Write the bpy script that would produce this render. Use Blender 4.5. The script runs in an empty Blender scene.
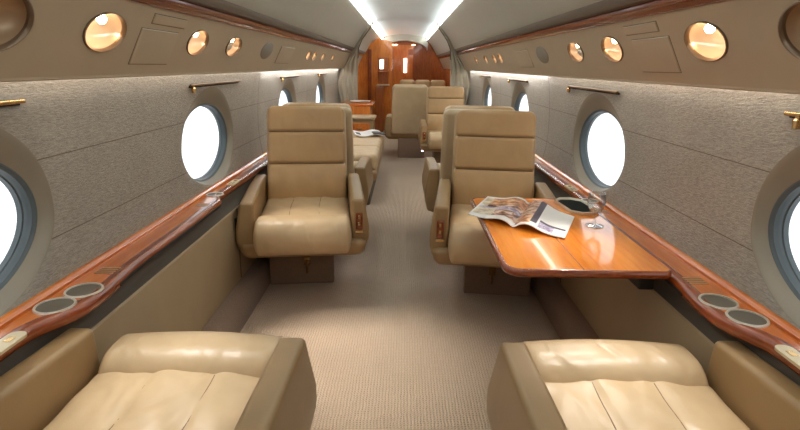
import bpy, bmesh, math, random
from mathutils import Vector, Matrix
random.seed(7)
COL = bpy.context.scene.collection
PI = math.pi

# ------------------------------------------------------------------ helpers
def lin(c):
    return tuple(((v/255)/12.92 if v/255 <= .04045 else (((v/255)+.055)/1.055)**2.4) for v in c)

def link(o, parent=None):
    COL.objects.link(o)
    if parent is not None: o.parent = parent
    return o

def obj(name, bm, m, parent=None, smooth=True, angle=40):
    me = bpy.data.meshes.new(name)
    bmesh.ops.recalc_face_normals(bm, faces=bm.faces)
    bm.to_mesh(me); bm.free()
    ms = m if isinstance(m, (list, tuple)) else [m]
    for x in ms: me.materials.append(x)
    if smooth:
        me.polygons.foreach_set('use_smooth', [True]*len(me.polygons))
        try: me.set_sharp_from_angle(angle=math.radians(angle))
        except Exception: pass
    return link(bpy.data.objects.new(name, me), parent)

def tag(o, label=None, cat=None, group=None, kind=None):
    if label: o['label'] = label
    if cat: o['category'] = cat
    if group: o['group'] = group
    if kind: o['kind'] = kind
    return o

def thing(name, label, cat, loc=(0,0,0), rz=0, group=None, kind=None):
    o = bpy.data.objects.new(name, None); COL.objects.link(o)
    o.empty_display_size = .05
    o.location = loc; o.rotation_euler = (0,0,rz)
    return tag(o, label, cat, group, kind)

def axis_lines(a, b, r, n, extra=()):
    r = min(r, (b-a)/2*.999)
    s = set()
    for k in range(5):
        t = k/4*PI/4
        s.add(round(a+r-r*math.tan(PI/4-t), 5) if k else a); s.add(round(b-r+r*math.tan(PI/4-t), 5) if k else b)
    for k in range(n+1): s.add(round(a+r+(b-a-2*r)*k/n, 5))
    return sorted(s | set(extra))

def rbox(bm, x0,x1,y0,y1,z0,z1, r=.01, n=(2,2,2), f=None, M=None):
    """rounded box on a fine grid, optionally deformed by f(p) and placed by matrix M"""
    r = min(r, (x1-x0)*.499, (y1-y0)*.499, (z1-z0)*.499)
    L = [axis_lines(x0,x1,r,n[0]), axis_lines(y0,y1,r,n[1]), axis_lines(z0,z1,r,n[2])]
    lo = Vector((x0+r,y0+r,z0+r)); hi = Vector((x1-r,y1-r,z1-r))
    cache = {}
    def V(p):
        key = tuple(round(c,6) for c in p)
        if key in cache: return cache[key]
        v = Vector(p); q = Vector([min(max(v[i],lo[i]),hi[i]) for i in range(3)])
        d = v-q
        if d.length > 1e-9: v = q + d.normalized()*r
        if f: v = Vector(f(v))
        if M: v = M @ v
        cache[key] = bm.verts.new(v); return cache[key]
    for ax in range(3):
        a, b = (ax+1)%3, (ax+2)%3
        for side in (0,-1):
            c = L[ax][side]
            for i in range(len(L[a])-1):
                for j in range(len(L[b])-1):
                    q = []
                    for (u,w) in ((i,j),(i+1,j),(i+1,j+1),(i,j+1)):
                        p = [0,0,0]; p[ax]=c; p[a]=L[a][u]; p[b]=L[b][w]; q.append(V(p))
                    if len(set(q)) == 4:
                        try: bm.faces.new(q)
                        except ValueError: pass

def box(bm, x0,x1,y0,y1,z0,z1, M=None):
    vs = [bm.verts.new((M @ Vector(p)) if M else p) for p in
          ((x0,y0,z0),(x1,y0,z0),(x1,y1,z0),(x0,y1,z0),(x0,y0,z1),(x1,y0,z1),(x1,y1,z1),(x0,y1,z1))]
    for f in ((0,3,2,1),(4,5,6,7),(0,1,5,4),(1,2,6,5),(2,3,7,6),(3,0,4,7)):
        bm.faces.new([vs[i] for i in f])

def tube(bm, pts, r, seg=10, cap=True):
    pts = [Vector(p) for p in pts]; rings = []
    rr = r if isinstance(r, (list,tuple)) else [r]*len(pts)
    up = Vector((0,0,1))
    for i,p in enumerate(pts):
        d = (pts[min(i+1,len(pts)-1)]-pts[max(i-1,0)]).normalized()
        a = d.cross(up)
        if a.length < 1e-3: a = d.cross(Vector((0,1,0)))
        a.normalize(); b = d.cross(a).normalized()
        rings.append([bm.verts.new(p+rr[i]*(math.cos(t*2*PI/seg)*a+math.sin(t*2*PI/seg)*b)) for t in range(seg)])
    for i in range(len(rings)-1):
        for k in range(seg):
            bm.faces.new((rings[i][k],rings[i][(k+1)%seg],rings[i+1][(k+1)%seg],rings[i+1][k]))
    if cap: bm.faces.new(rings[0]); bm.faces.new(rings[-1])

def lathe(bm, prof, seg=32, c=(0,0,0), M=None, ex=1, closed=False):
    rings = []
    for (r,z) in prof:
        ring = []
        if r < 1e-6:
            p = Vector((c[0],c[1],c[2]+z)); ring = [bm.verts.new(M@p if M else p)]*seg
        else:
            for k in range(seg):
                t = 2*PI*k/seg
                p = Vector((c[0]+r*ex*math.cos(t), c[1]+r*math.sin(t), c[2]+z))
                ring.append(bm.verts.new(M@p if M else p))
        rings.append(ring)
    rng = len(rings) if closed else len(rings)-1
    for i in range(rng):
        A, B = rings[i], rings[(i+1)%len(rings)]
        for k in range(seg):
            q = []
            for v in (A[k],A[(k+1)%seg],B[(k+1)%seg],B[k]):
                if v not in q: q.append(v)
            if len(q) > 2:
                try: bm.faces.new(q)
                except ValueError: pass

def sweep_y(bm, prof_at, ys, cap=True, closed=True):
    """prof_at(y) -> list of (x,z); swept along y"""
    rings = [[bm.verts.new((x,y,z)) for (x,z) in prof_at(y)] for y in ys]
    n = len(rings[0]); m = n if closed else n-1
    for i in range(len(rings)-1):
        for k in range(m):
            bm.faces.new((rings[i][k],rings[i][(k+1)%n],rings[i+1][(k+1)%n],rings[i+1][k]))
    if cap and closed: bm.faces.new(rings[0]); bm.faces.new(rings[-1])

def frange(a,b,s):
    n = max(1,round((b-a)/s)); return [a+(b-a)*i/n for i in range(n+1)]

D = math.radians
def round_rect(x0,x1,y0,y1,rs,n=8):
    pts = []
    for (cx,cy,a0,r) in ((x1,y1,0,rs[0]),(x0,y1,90,rs[1]),(x0,y0,180,rs[2]),(x1,y0,270,rs[3])):
        sx = -1 if cx==x1 else 1; sy = -1 if cy==y1 else 1
        for i in range(n+1):
            a = D(a0+90*i/n); pts.append((cx+sx*r+r*math.cos(a), cy+sy*r+r*math.sin(a)))
    return pts
def slab(bm, pts, z0, z1):
    A=[bm.verts.new((x,y,z0)) for x,y in pts]; B=[bm.verts.new((x,y,z1)) for x,y in pts]
    n=len(pts); bm.faces.new(A); bm.faces.new(B)
    for i in range(n): bm.faces.new((A[i],A[(i+1)%n],B[(i+1)%n],B[i]))
# ------------------------------------------------------------------ materials
def newmat(name):
    m = bpy.data.materials.new(name); m.use_nodes = True
    nt = m.node_tree; b = nt.nodes['Principled BSDF']
    return m, nt, b

def N(nt, typ, **kw):
    n = nt.nodes.new(typ)
    for k,v in kw.items():
        if k.startswith('i_'):
            n.inputs[k[2:].replace('_',' ')].default_value = v
        else: setattr(n, k, v)
    return n

def coords(nt, scale=(1,1,1), rot=(0,0,0), kind='Object'):
    tc = nt.nodes.new('ShaderNodeTexCoord'); mp = nt.nodes.new('ShaderNodeMapping')
    mp.inputs['Scale'].default_value = scale; mp.inputs['Rotation'].default_value = rot
    nt.links.new(tc.outputs[kind], mp.inputs['Vector']); return mp.outputs['Vector']

def ramp(nt, fac, stops):
    r = nt.nodes.new('ShaderNodeValToRGB'); e = r.color_ramp.elements
    while len(e) < len(stops): e.new(.5)
    for el,(p,c) in zip(e, stops): el.position = p; el.color = (*c,1)
    nt.links.new(fac, r.inputs['Fac']); return r.outputs['Color']

def noise(nt, vec, scale, detail=4, rough=.5, dist=0):
    n = N(nt, 'ShaderNodeTexNoise', i_Scale=scale, i_Detail=detail, i_Roughness=rough, i_Distortion=dist)
    nt.links.new(vec, n.inputs['Vector']); return n.outputs['Fac']

def bump(nt, b, h, strength, dist=.01):
    n = N(nt, 'ShaderNodeBump', i_Strength=strength, i_Distance=dist)
    nt.links.new(h, n.inputs['Height'])
    prev = b.inputs['Normal']
    if prev.is_linked:
        nt.links.new(prev.links[0].from_socket, n.inputs['Normal'])
    nt.links.new(n.outputs['Normal'], b.inputs['Normal'])

def plain(name, c, rough=.5, metal=0, vary=.0, bs=0, bscale=200, coat=0):
    m, nt, b = newmat(name)
    b.inputs['Roughness'].default_value = rough; b.inputs['Metallic'].default_value = metal
    b.inputs['Coat Weight'].default_value = coat; b.inputs['Coat Roughness'].default_value = .08
    v = coords(nt)
    h = noise(nt, v, 9, 3)
    c = lin(c); k = vary
    col = ramp(nt, h, [(.3, tuple(x*(1-k) for x in c)), (.7, tuple(min(1,x*(1+k)) for x in c))])
    nt.links.new(col, b.inputs['Base Color'])
    if bs: bump(nt, b, noise(nt, v, bscale, 2), bs, .002)
    return m

def leather(name, c, wrinkle=.25):
    m, nt, b = newmat(name)
    v = coords(nt); cl = lin(c)
    h = noise(nt, v, 7, 3)
    nt.links.new(ramp(nt, h, [(.3, tuple(x*.92 for x in cl)), (.7, tuple(min(1,x*1.06) for x in cl))]), b.inputs['Base Color'])
    b.inputs['Roughness'].default_value = .38
    b.inputs['Specular IOR Level'].default_value = .45
    vor = N(nt, 'ShaderNodeTexVoronoi', i_Scale=420.0); nt.links.new(v, vor.inputs['Vector'])
    bump(nt, b, vor.outputs['Distance'], .12, .0015)
    w = coords(nt, (9,5,6)); bump(nt, b, noise(nt, w, 1.1, 1.5, .45, .8), wrinkle, .02)
    return m

def wood(name, c1, c2, axis=(1.2,.12,1.2), rough=.16, c3=None):
    m, nt, b = newmat(name)
    v = coords(nt, tuple(a*30 for a in axis))
    h = noise(nt, v, 1.3, 6, .55, .6)
    h2 = noise(nt, coords(nt, (1.4,.5,1.4)), 3, 3)
    mx = N(nt, 'ShaderNodeMath', operation='MULTIPLY_ADD'); mx.inputs[1].default_value = .6
    nt.links.new(h, mx.inputs[0])
    m2 = N(nt, 'ShaderNodeMath', operation='MULTIPLY'); m2.inputs[1].default_value = .4
    nt.links.new(h2, m2.inputs[0]); nt.links.new(m2.outputs[0], mx.inputs[2])
    nt.links.new(ramp(nt, mx.outputs[0], [(.33, lin(c2)), (.66, lin(c1))]), b.inputs['Base Color'])
    b.inputs['Roughness'].default_value = rough
    b.inputs['Coat Weight'].default_value = .6; b.inputs['Coat Roughness'].default_value = .06
    return m

def emis(name, c, s):
    m, nt, b = newmat(name)
    b.inputs['Base Color'].default_value = (*lin(c),1)
    b.inputs['Emission Color'].default_value = (*lin(c),1); b.inputs['Emission Strength'].default_value = s
    nt.nodes; return m

M = {}
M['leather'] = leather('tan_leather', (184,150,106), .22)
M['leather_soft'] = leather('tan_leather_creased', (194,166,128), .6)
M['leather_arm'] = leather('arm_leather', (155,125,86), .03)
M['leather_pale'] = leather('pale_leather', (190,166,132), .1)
M['seam'] = plain('stitching', (120,92,62), .7)
M['wood'] = wood('cherry_veneer', (214,122,40), (180,86,20))
M['wood_table'] = wood('table_veneer', (244,156,58), (220,118,34), (1.2,.10,1.2), .12)
M['wood_red'] = wood('red_edge_wood', (156,72,26), (108,44,14), (1,.1,1), .25)
M['wood_dark'] = wood('mahogany_band', (120,54,28), (84,34,16), (1,.1,1), .18)
M['wood_panel'] = wood('bulkhead_veneer', (222,136,56), (182,96,32), (1.2,1.2,.12), .2)
M['wood_panel_dark'] = wood('dark_bulkhead_veneer', (176,98,46), (134,68,28), (1.2,1.2,.12), .2)
M['psu'] = plain('taupe_panel', (168,149,124), .5, 0, .02, .15, 500)
M['psu_line'] = plain('panel_gap', (96,80,62), .7)
M['ceiling'] = plain('ceiling_laminate', (154,150,136), .42, 0, .02, .1, 300)
M['ceiling_c'] = plain('ceiling_centre', (212,220,220), .4, 0, .03)
M['groove'] = plain('dark_channel', (92,78,62), .6)
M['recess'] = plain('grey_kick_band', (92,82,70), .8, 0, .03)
M['lower'] = plain('lower_side_panel', (166,144,112), .55, 0, .03, .1, 300)
M['lower_pale'] = plain('pale_lower_panel', (160,148,128), .55, 0, .02)
M['gold'] = plain('gold_metal', (214,176,120), .25, 1)
M['brass'] = plain('dark_brass', (120,92,60), .3, 1)
M['chrome'] = plain('chrome', (228,220,204), .3, .55)
M['cupfloor'] = plain('cup_lining', (108,100,86), .45, .3)
M['black'] = plain('black_plastic', (18,16,15), .45)
M['plate'] = plain('cream_switch_plate', (214,196,158), .35, .3)
M['rubber'] = plain('slate_window_ring', (78,88,92), .45, 0, .04)
M['copper'] = plain('copper_bowl', (244,220,194), .25, .4)
M['paper'] = plain('white_paper', (236,234,230), .45)
M['ink'] = plain('grey_print', (150,150,150), .5)
M['inkdark'] = plain('dark_print', (62,48,70), .45)
M['bulb'] = emis('warm_bulb', (255,226,186), 45)
M['strip'] = emis('ceiling_strip_glow', (250,253,252), 13)
M['wash'] = emis('wall_wash_glow', (255,250,240), 9)
M['wash2'] = emis('wall_wash_glow_far', (246,250,255), 34)
M['led'] = emis('floor_courtesy_glow', (225,232,255), 30)
M['spotglow'] = emis('warm_downlight', (255,214,160), 14)
M['niche'] = emis('niche_glow', (235,240,240), 5)
M['tray_rim'] = plain('pale_tray_rim', (214,206,184), .25, .2)
M['tray_in'] = plain('dark_green_lining', (16,22,16), .9)
M['tray_in'].node_tree.nodes['Principled BSDF'].inputs['Specular IOR Level'].default_value = .1
M['dark_blind'] = plain('dark_gap', (30,26,22), .8)
M['curtain'] = plain('grey_curtain', (168,158,138), .8, 0, .05, .3, 300)

# carpet: fine ribbed loops
def carpet(name, c, ribs=True):
    m, nt, b = newmat(name)
    v = coords(nt, (1,1,1))
    h = noise(nt, v, 220, 3, .7); h2 = noise(nt, v, 2.2, 3)
    cl = lin(c)
    col = ramp(nt, h, [(.25, tuple(x*.72 for x in cl)), (.75, tuple(x*1.22 for x in cl))])
    mix = N(nt, 'ShaderNodeMix', data_type='RGBA', blend_type='MULTIPLY'); mix.inputs[0].default_value = 1
    nt.links.new(col, mix.inputs[6])
    nt.links.new(ramp(nt, h2, [(.3,(.9,.9,.9)),(.7,(1,1,1))]), mix.inputs[7])
    nt.links.new(mix.outputs[2], b.inputs['Base Color'])
    b.inputs['Roughness'].default_value = .95; b.inputs['Specular IOR Level'].default_value = .1
    b.inputs['Sheen Weight'].default_value = .2
    w = N(nt, 'ShaderNodeTexWave', wave_type='BANDS', bands_direction='X', i_Scale=26.0, i_Distortion=2.5, i_Detail=2.0)
    nt.links.new(v, w.inputs['Vector'])
    w2 = N(nt, 'ShaderNodeTexWave', wave_type='BANDS', bands_direction='Y', i_Scale=26.0, i_Distortion=2.5, i_Detail=2.0)
    nt.links.new(v, w2.inputs['Vector'])
    ad = N(nt, 'ShaderNodeMath', operation='ADD'); nt.links.new(w.outputs['Fac'], ad.inputs[0]); nt.links.new(w2.outputs['Fac'], ad.inputs[1])
    if ribs:
        bump(nt, b, ad.outputs[0], .6, .006)
        m3 = N(nt, 'ShaderNodeMix', data_type='RGBA', blend_type='MULTIPLY'); m3.inputs[0].default_value = 1
        nt.links.new(mix.outputs[2], m3.inputs[6]); nt.links.new(ramp(nt, ad.outputs[0], [(.1,(.84,.84,.84)),(.8,(1,1,1))]), m3.inputs[7])
        nt.links.new(m3.outputs[2], b.inputs['Base Color'])
    bump(nt, b, h, .4, .004)
    return m
M['carpet'] = carpet('ribbed_carpet', (198,174,150))
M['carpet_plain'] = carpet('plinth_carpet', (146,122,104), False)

# wall: slubbed fabric with panel joints
def wall_mat():
    m, nt, b = newmat('slub_wall_fabric')
    v = coords(nt, (60, 42, 210))
    h = noise(nt, v, 1.0, 5, .62, .5)
    v3 = coords(nt, (60, 150, 520)); h3 = noise(nt, v3, 1.0, 3, .6)
    h2 = noise(nt, coords(nt,(1,1,1)), 5, 4)
    c = lin((154,146,134))
    col = ramp(nt, h, [(.30, tuple(x*.70 for x in c)), (.62, tuple(x*1.2 for x in c))])
    mul = N(nt, 'ShaderNodeMix', data_type='RGBA', blend_type='MULTIPLY'); mul.inputs[0].default_value = 1
    nt.links.new(col, mul.inputs[6]); nt.links.new(ramp(nt, h2, [(.35,(.9,.9,.9)),(.65,(1,1,1))]), mul.inputs[7])
    # joints: thin dark grooves at two heights and at a few stations
    tc = nt.nodes.new('ShaderNodeTexCoord'); sp = nt.nodes.new('ShaderNodeSeparateXYZ'); nt.links.new(tc.outputs['Object'], sp.inputs[0])
    last = None
    for ax, pos in (('Z',.985),('Z',.755),('Y',3.58),('Y',1.86+3.56)):
        s = N(nt, 'ShaderNodeMath', operation='SUBTRACT'); s.inputs[1].default_value = pos; nt.links.new(sp.outputs[ax], s.inputs[0])
        a = N(nt, 'ShaderNodeMath', operation='ABSOLUTE'); nt.links.new(s.outputs[0], a.inputs[0])
        l = N(nt, 'ShaderNodeMath', operation='LESS_THAN'); l.inputs[1].default_value = .0016 if ax=='Z' else .004; nt.links.new(a.outputs[0], l.inputs[0])
        if last is None: last = l.outputs[0]
        else:
            mm = N(nt, 'ShaderNodeMath', operation='MAXIMUM'); nt.links.new(last, mm.inputs[0]); nt.links.new(l.outputs[0], mm.inputs[1]); last = mm.outputs[0]
    mx = N(nt, 'ShaderNodeMix', data_type='RGBA'); nt.links.new(last, mx.inputs[0]); nt.links.new(mul.outputs[2], mx.inputs[6])
    mx.inputs[7].default_value = (*lin((92,78,62)),1)
    nt.links.new(mx.outputs[2], b.inputs['Base Color'])
    b.inputs['Roughness'].default_value = .42; b.inputs['Specular IOR Level'].default_value = .5
    bump(nt, b, h, .55, .006); bump(nt, b, h3, .3, .003)
    return m
M['wall'] = wall_mat()

M['surround'] = plain('window_surround', (134,124,108), .5, 0, .03, .15, 300)

def glass(name, tint=(1,1,1), ior=1.45):
    m, nt, b = newmat(name)
    b.inputs['Base Color'].default_value = (*tint,1); b.inputs['Roughness'].default_value = .0
    b.inputs['Transmission Weight'].default_value = 1; b.inputs['IOR'].default_value = ior
    return m
def thin_glass():
    m = bpy.data.materials.new('clear_glass'); m.use_nodes = True; nt = m.node_tree; nt.nodes.clear()
    o = nt.nodes.new('ShaderNodeOutputMaterial'); t = nt.nodes.new('ShaderNodeBsdfTransparent'); g = nt.nodes.new('ShaderNodeBsdfGlossy')
    t.inputs['Color'].default_value = (.93,.95,.95,1)
    g.inputs['Roughness'].default_value = .03; mx = nt.nodes.new('ShaderNodeMixShader')
    lw = nt.nodes.new('ShaderNodeLayerWeight'); lw.inputs['Blend'].default_value = .35
    nt.links.new(lw.outputs['Facing'], mx.inputs[0])
    nt.links.new(t.outputs[0], mx.inputs[1]); nt.links.new(g.outputs[0], mx.inputs[2]); nt.links.new(mx.outputs[0], o.inputs[0])
    return m
M['glass'] = thin_glass()
def pane():
    m = bpy.data.materials.new('window_pane'); m.use_nodes = True; nt = m.node_tree; nt.nodes.clear()
    o = nt.nodes.new('ShaderNodeOutputMaterial'); t = nt.nodes.new('ShaderNodeBsdfTransparent'); g = nt.nodes.new('ShaderNodeBsdfGlossy')
    g.inputs['Roughness'].default_value = .02; mx = nt.nodes.new('ShaderNodeMixShader'); mx.inputs[0].default_value = .05
    nt.links.new(t.outputs[0], mx.inputs[1]); nt.links.new(g.outputs[0], mx.inputs[2]); nt.links.new(mx.outputs[0], o.inputs[0])
    return m
M['pane'] = pane()

# ------------------------------------------------------------------ the shell
Y0, Y1 = -2.2, 12.3
def wall_x(z):
    pts = [(.50,.955),(.62,.972),(.72,.992),(.84,1.0),(.95,.997),(1.05,.99),(1.14,.979),(1.25,.962)]
    if z <= pts[0][0]: return pts[0][1]
    for (a,xa),(b,xb) in zip(pts,pts[1:]):
        if z <= b: return xa+(xb-xa)*(z-a)/(b-a)
    return pts[-1][1]
ZB, ZT = .56, 1.235
WIN = [-.70, 1.07, 2.68, 4.53, 6.35]
ZC = .846
A_OUT, BT_OUT, BB_OUT = .364, .285, .214      # mouth of the flare
A_IN, BT_IN, BB_IN = .325, .198, .194         # inner opening
XG = 1.060

def ell(a,bt,bb,t,yc):
    s = math.sin(t)
    return yc + a*math.cos(t), ZC + (bt if s>0 else bb)*s

def build_wall(side):
    bm = bmesh.new(); S = side
    NS = 72
    hw = .50
    def P(y,z,dx=0): return bm.verts.new((S*(wall_x(z)+dx), y, z))
    for yc in WIN:
        # angles incl. rectangle corners
        ts = [2*PI*k/NS for k in range(NS)]
        corners = [math.atan2(ZT-ZC,hw), PI-math.atan2(ZT-ZC,hw), PI+math.atan2(ZC-ZB,hw), 2*PI-math.atan2(ZC-ZB,hw)]
        for c in corners:
            i = min(range(NS), key=lambda k: abs(ts[k]-c)); ts[i] = c
        def rect(t):
            c,s = math.cos(t), math.sin(t); h = (ZT-ZC) if s>0 else (ZC-ZB)
            k = min(hw/abs(c) if abs(c)>1e-6 else 1e9, h/abs(s) if abs(s)>1e-6 else 1e9)
            return yc+k*c, ZC+k*s
        rings = []
        for f in (0,.25,.5,.75,1):
            ring = []
            for t in ts:
                ry,rz = rect(t); ey,ez = ell(A_OUT,BT_OUT,BB_OUT,t,yc)
                ring.append(P(ry+(ey-ry)*f, rz+(ez-rz)*f))
            rings.append(ring)
        # flare: rounded lip, then cone to the inner opening
        for (f,g) in ((.12,.05),(.28,.18),(.45,.38),(.65,.62),(.85,.86),(1,1)):
            ring = []
            for t in ts:
                ey,ez = ell(A_OUT,BT_OUT,BB_OUT,t,yc); iy,iz = ell(A_IN,BT_IN,BB_IN,t,yc)
                y,z = ey+(iy-ey)*f, ez+(iz-ez)*f
                x = wall_x(ez)*(1-g) + (XG-.035)*g
                ring.append(bm.verts.new((S*x,y,z)))
            rings.append(ring)
        for i in range(len(rings)-1):
            for k in range(NS):
                f = bm.faces.new((rings[i][k],rings[i][(k+1)%NS],rings[i+1][(k+1)%NS],rings[i+1][k]))
                if i >= 4: f.material_index = 1
    # plain strips between the window cells
    zs = frange(ZB,ZT,.045)
    edges = [Y0]
    for yc in WIN: edges += [yc-hw, yc+hw]
    edges.append(Y1)
    for e in edges:      # unseen strips added behind the mesh joins to block light leaking through
        for j in range(len(zs)-1):
            bm.faces.new((P(e-.04,zs[j],.006),P(e+.04,zs[j],.006),P(e+.04,zs[j+1],.006),P(e-.04,zs[j+1],.006)))
    for a,b in zip(edges[::2], edges[1::2]):
        if b-a < 1e-3: continue
        ys = frange(a,b,.3)
        g = [[P(y,z) for z in zs] for y in ys]
        for i in range(len(ys)-1):
            for j in range(len(zs)-1):
                bm.faces.new((g[i][j],g[i+1][j],g[i+1][j+1],g[i][j+1]))
    o = obj('wall_right' if S>0 else 'wall_left', bm, [M['wall'], M['surround']], angle=60)
    tag(o, kind='structure')

def build_windows(side):
    for i,yc in enumerate(WIN):
        n = i+1 + (0 if side<0 else len(WIN))
        root = thing('window_%d'%n, None, None, kind='structure')
        bm = bmesh.new(); NS = 72
        prof = [(1.0,XG-.037),(.985,XG-.033),(.968,XG-.031),(.958,XG-.022),(.955,XG-.020),(.952,XG-.012),(.938,XG-.010),(.938,XG+.004),(1.03,XG+.004),(1.03,XG-.037)]
        rings = []
        for (k,x) in prof:
            rings.append([bm.verts.new((side*x, *ell(A_IN*k,BT_IN*k,BB_IN*k,2*PI*t/NS,yc))) for t in range(NS)])
        for a in range(len(rings)):
            A,B = rings[a], rings[(a+1)%len(rings)]
            for t in range(NS): bm.faces.new((A[t],A[(t+1)%NS],B[(t+1)%NS],B[t]))
        obj('window_frame', bm, M['rubber'], root)
        bm = bmesh.new()
        A = [bm.verts.new((side*(XG-.004), *ell(A_IN*.945,BT_IN*.945,BB_IN*.945,2*PI*t/NS,yc))) for t in range(NS)]
        B = [bm.verts.new((side*(XG), *ell(A_IN*.945,BT_IN*.945,BB_IN*.945,2*PI*t/NS,yc))) for t in range(NS)]
        bm.faces.new(A); bm.faces.new(B)
        for t in range(NS): bm.faces.new((A[t],A[(t+1)%NS],B[(t+1)%NS],B[t]))
        obj('window_pane', bm, M['pane'], root, smooth=False)
for s in (-1,1): build_wall(s); build_windows(s)

def strip_mesh(name, prof, m, y0=Y0, y1=Y1, side=1, step=.6, thick=None):
    """open profile swept along the cabin"""
    bm = bmesh.new()
    sweep_y(bm, lambda y: [(side*x,z) for (x,z) in prof], frange(y0,y1,step), closed=False)
    return tag(obj(name, bm, m, angle=30), kind='structure')

PSU_B, PSU_T = (.905,1.2095), (.800,1.425)
def lerp2(a,b,t): return (a[0]+(b[0]-a[0])*t, a[1]+(b[1]-a[1])*t)
LAMPS = [(1.12,'cup'),(1.525,'lamp'),(2.20,'lamp2'),(2.66,'gasper'),(3.30,'speaker'),(4.72,'small'),(5.02,'small'),(5.55,'small'),(6.30,'small')]
RAD = {'cup':.100,'lamp':.098,'lamp2':.098,'gasper':.105,'speaker':.125,'small':.085}
HV = {'cup':.068,'lamp':.057,'lamp2':.054,'gasper':.050,'speaker':.056,'small':.044}
pa, pb = Vector((PSU_B[0],0,PSU_B[1])), Vector((PSU_T[0],0,PSU_T[1]))
PU = (pb-pa).normalized(); PL = (pb-pa).length
# local frame of the overhead panel (right side): u along +y, v up the slope, w into the cabin
def psu_frame(side, y, v):
    u = Vector((0,1,0)); vv = Vector((side*PU.x,0,PU.z)); w = Vector((-side*PU.z,0,PU.x))  # candidates
    w = Vector((-side*abs(PU.z),0,-abs(PU.x)))
    o = Vector((side*(pa.x+PU.x*v),y,pa.z+PU.z*v))
    m = Matrix.Identity(4)
    for r in range(3):
        m[r][0],m[r][1],m[r][2],m[r][3] = u[r],vv[r],w[r],o[r]
    return m
VC = PL*.56

def build_psu(side):
    bm = bmesh.new(); NS = 40
    cuts = [(y,RAD[k],HV[k]) for y,k in LAMPS if k != 'speaker']
    # cells around each round opening
    segs = []; last = Y0
    bounds = []
    for y,r,hv in cuts:
        bounds.append((y-r-.012, y+r+.012, y, r, hv))
    for i in range(len(bounds)-1):
        a,b = bounds[i], bounds[i+1]
        if a[1] > b[0]:
            mid = (a[2]+a[3]+b[2]-b[3])/2
            bounds[i] = (a[0],mid,*a[2:]); bounds[i+1] = (mid,b[1],*b[2:])
    def Q(y,v): 
        return bm.verts.new((side*(pa.x+PU.x*v), y, pa.z+PU.z*v))
    for (ya,yb,yc,r,hv) in bounds:
        ts = [2*PI*k/NS for k in range(NS)]
        cs = [math.atan2(PL-VC,yb-yc), math.atan2(PL-VC,ya-yc), 2*PI+math.atan2(-VC,ya-yc), 2*PI+math.atan2(-VC,yb-yc)]
        for c in cs:
            i = min(range(NS), key=lambda k: abs(ts[k]-c)); ts[i]=c
        R = []
        for t in ts:
            c,s = math.cos(t), math.sin(t)
            kx = (yb-yc)/c if c>1e-6 else ((ya-yc)/c if c<-1e-6 else 1e9)
            kv = (PL-VC)/s if s>1e-6 else (-VC/s if s<-1e-6 else 1e9)
            k = min(kx,kv); R.append(Q(yc+k*c, VC+k*s))
        E = [Q(yc+r*math.cos(t), VC+hv*math.sin(t)) for t in ts]
        for k in range(NS): bm.faces.new((R[k],R[(k+1)%NS],E[(k+1)%NS],E[k]))
    e = [Y0]+[v for b in bounds for v in b[:2]]+[Y1]
    for a,b in zip(e[::2],e[1::2]):
        if b-a<1e-4: continue
        q = [Q(a,0),Q(b,0),Q(b,PL),Q(a,PL)]; bm.faces.new(q)
    # rolled lower lip
    lip = [(.905,1.2095),(.906,1.203),(.912,1.2),(.919,1.203),(.922,1.215),(.97,1.222)]
    sweep_y(bm, lambda y: [(side*x,z) for x,z in lip], [Y0,Y1], closed=False)
    tag(obj('trim_%d'%(1 if side<0 else 2), bm, M['psu'], angle=30), kind='structure')
for s in (-1,1): build_psu(s)

WHERE = {-1:'left', 1:'right'}
def lamp_label(side,k,y):
    w = WHERE[side]
    return {1.12:'round unlit bowl in the %s overhead panel, cut by the photo edge',
            1.525:'largest lit copper reading light in the %s overhead panel, beside the square hatch',
            2.20:'second lit copper reading light in the %s overhead panel, just beyond the square hatch',
            2.66:'lit light with chrome air nozzle in the %s overhead panel, beside the grey grille',
            3.30:'grey oval speaker grille in the %s overhead panel, between near and far lights',
            4.72:'first small lit light of the far row in the %s overhead panel',
            5.02:'second small lit light of the far row in the %s overhead panel',
            5.55:'third small lit light of the far row in the %s overhead panel',
            6.30:'small lit light nearest the curtain in the %s overhead panel'}[y] % w

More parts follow.
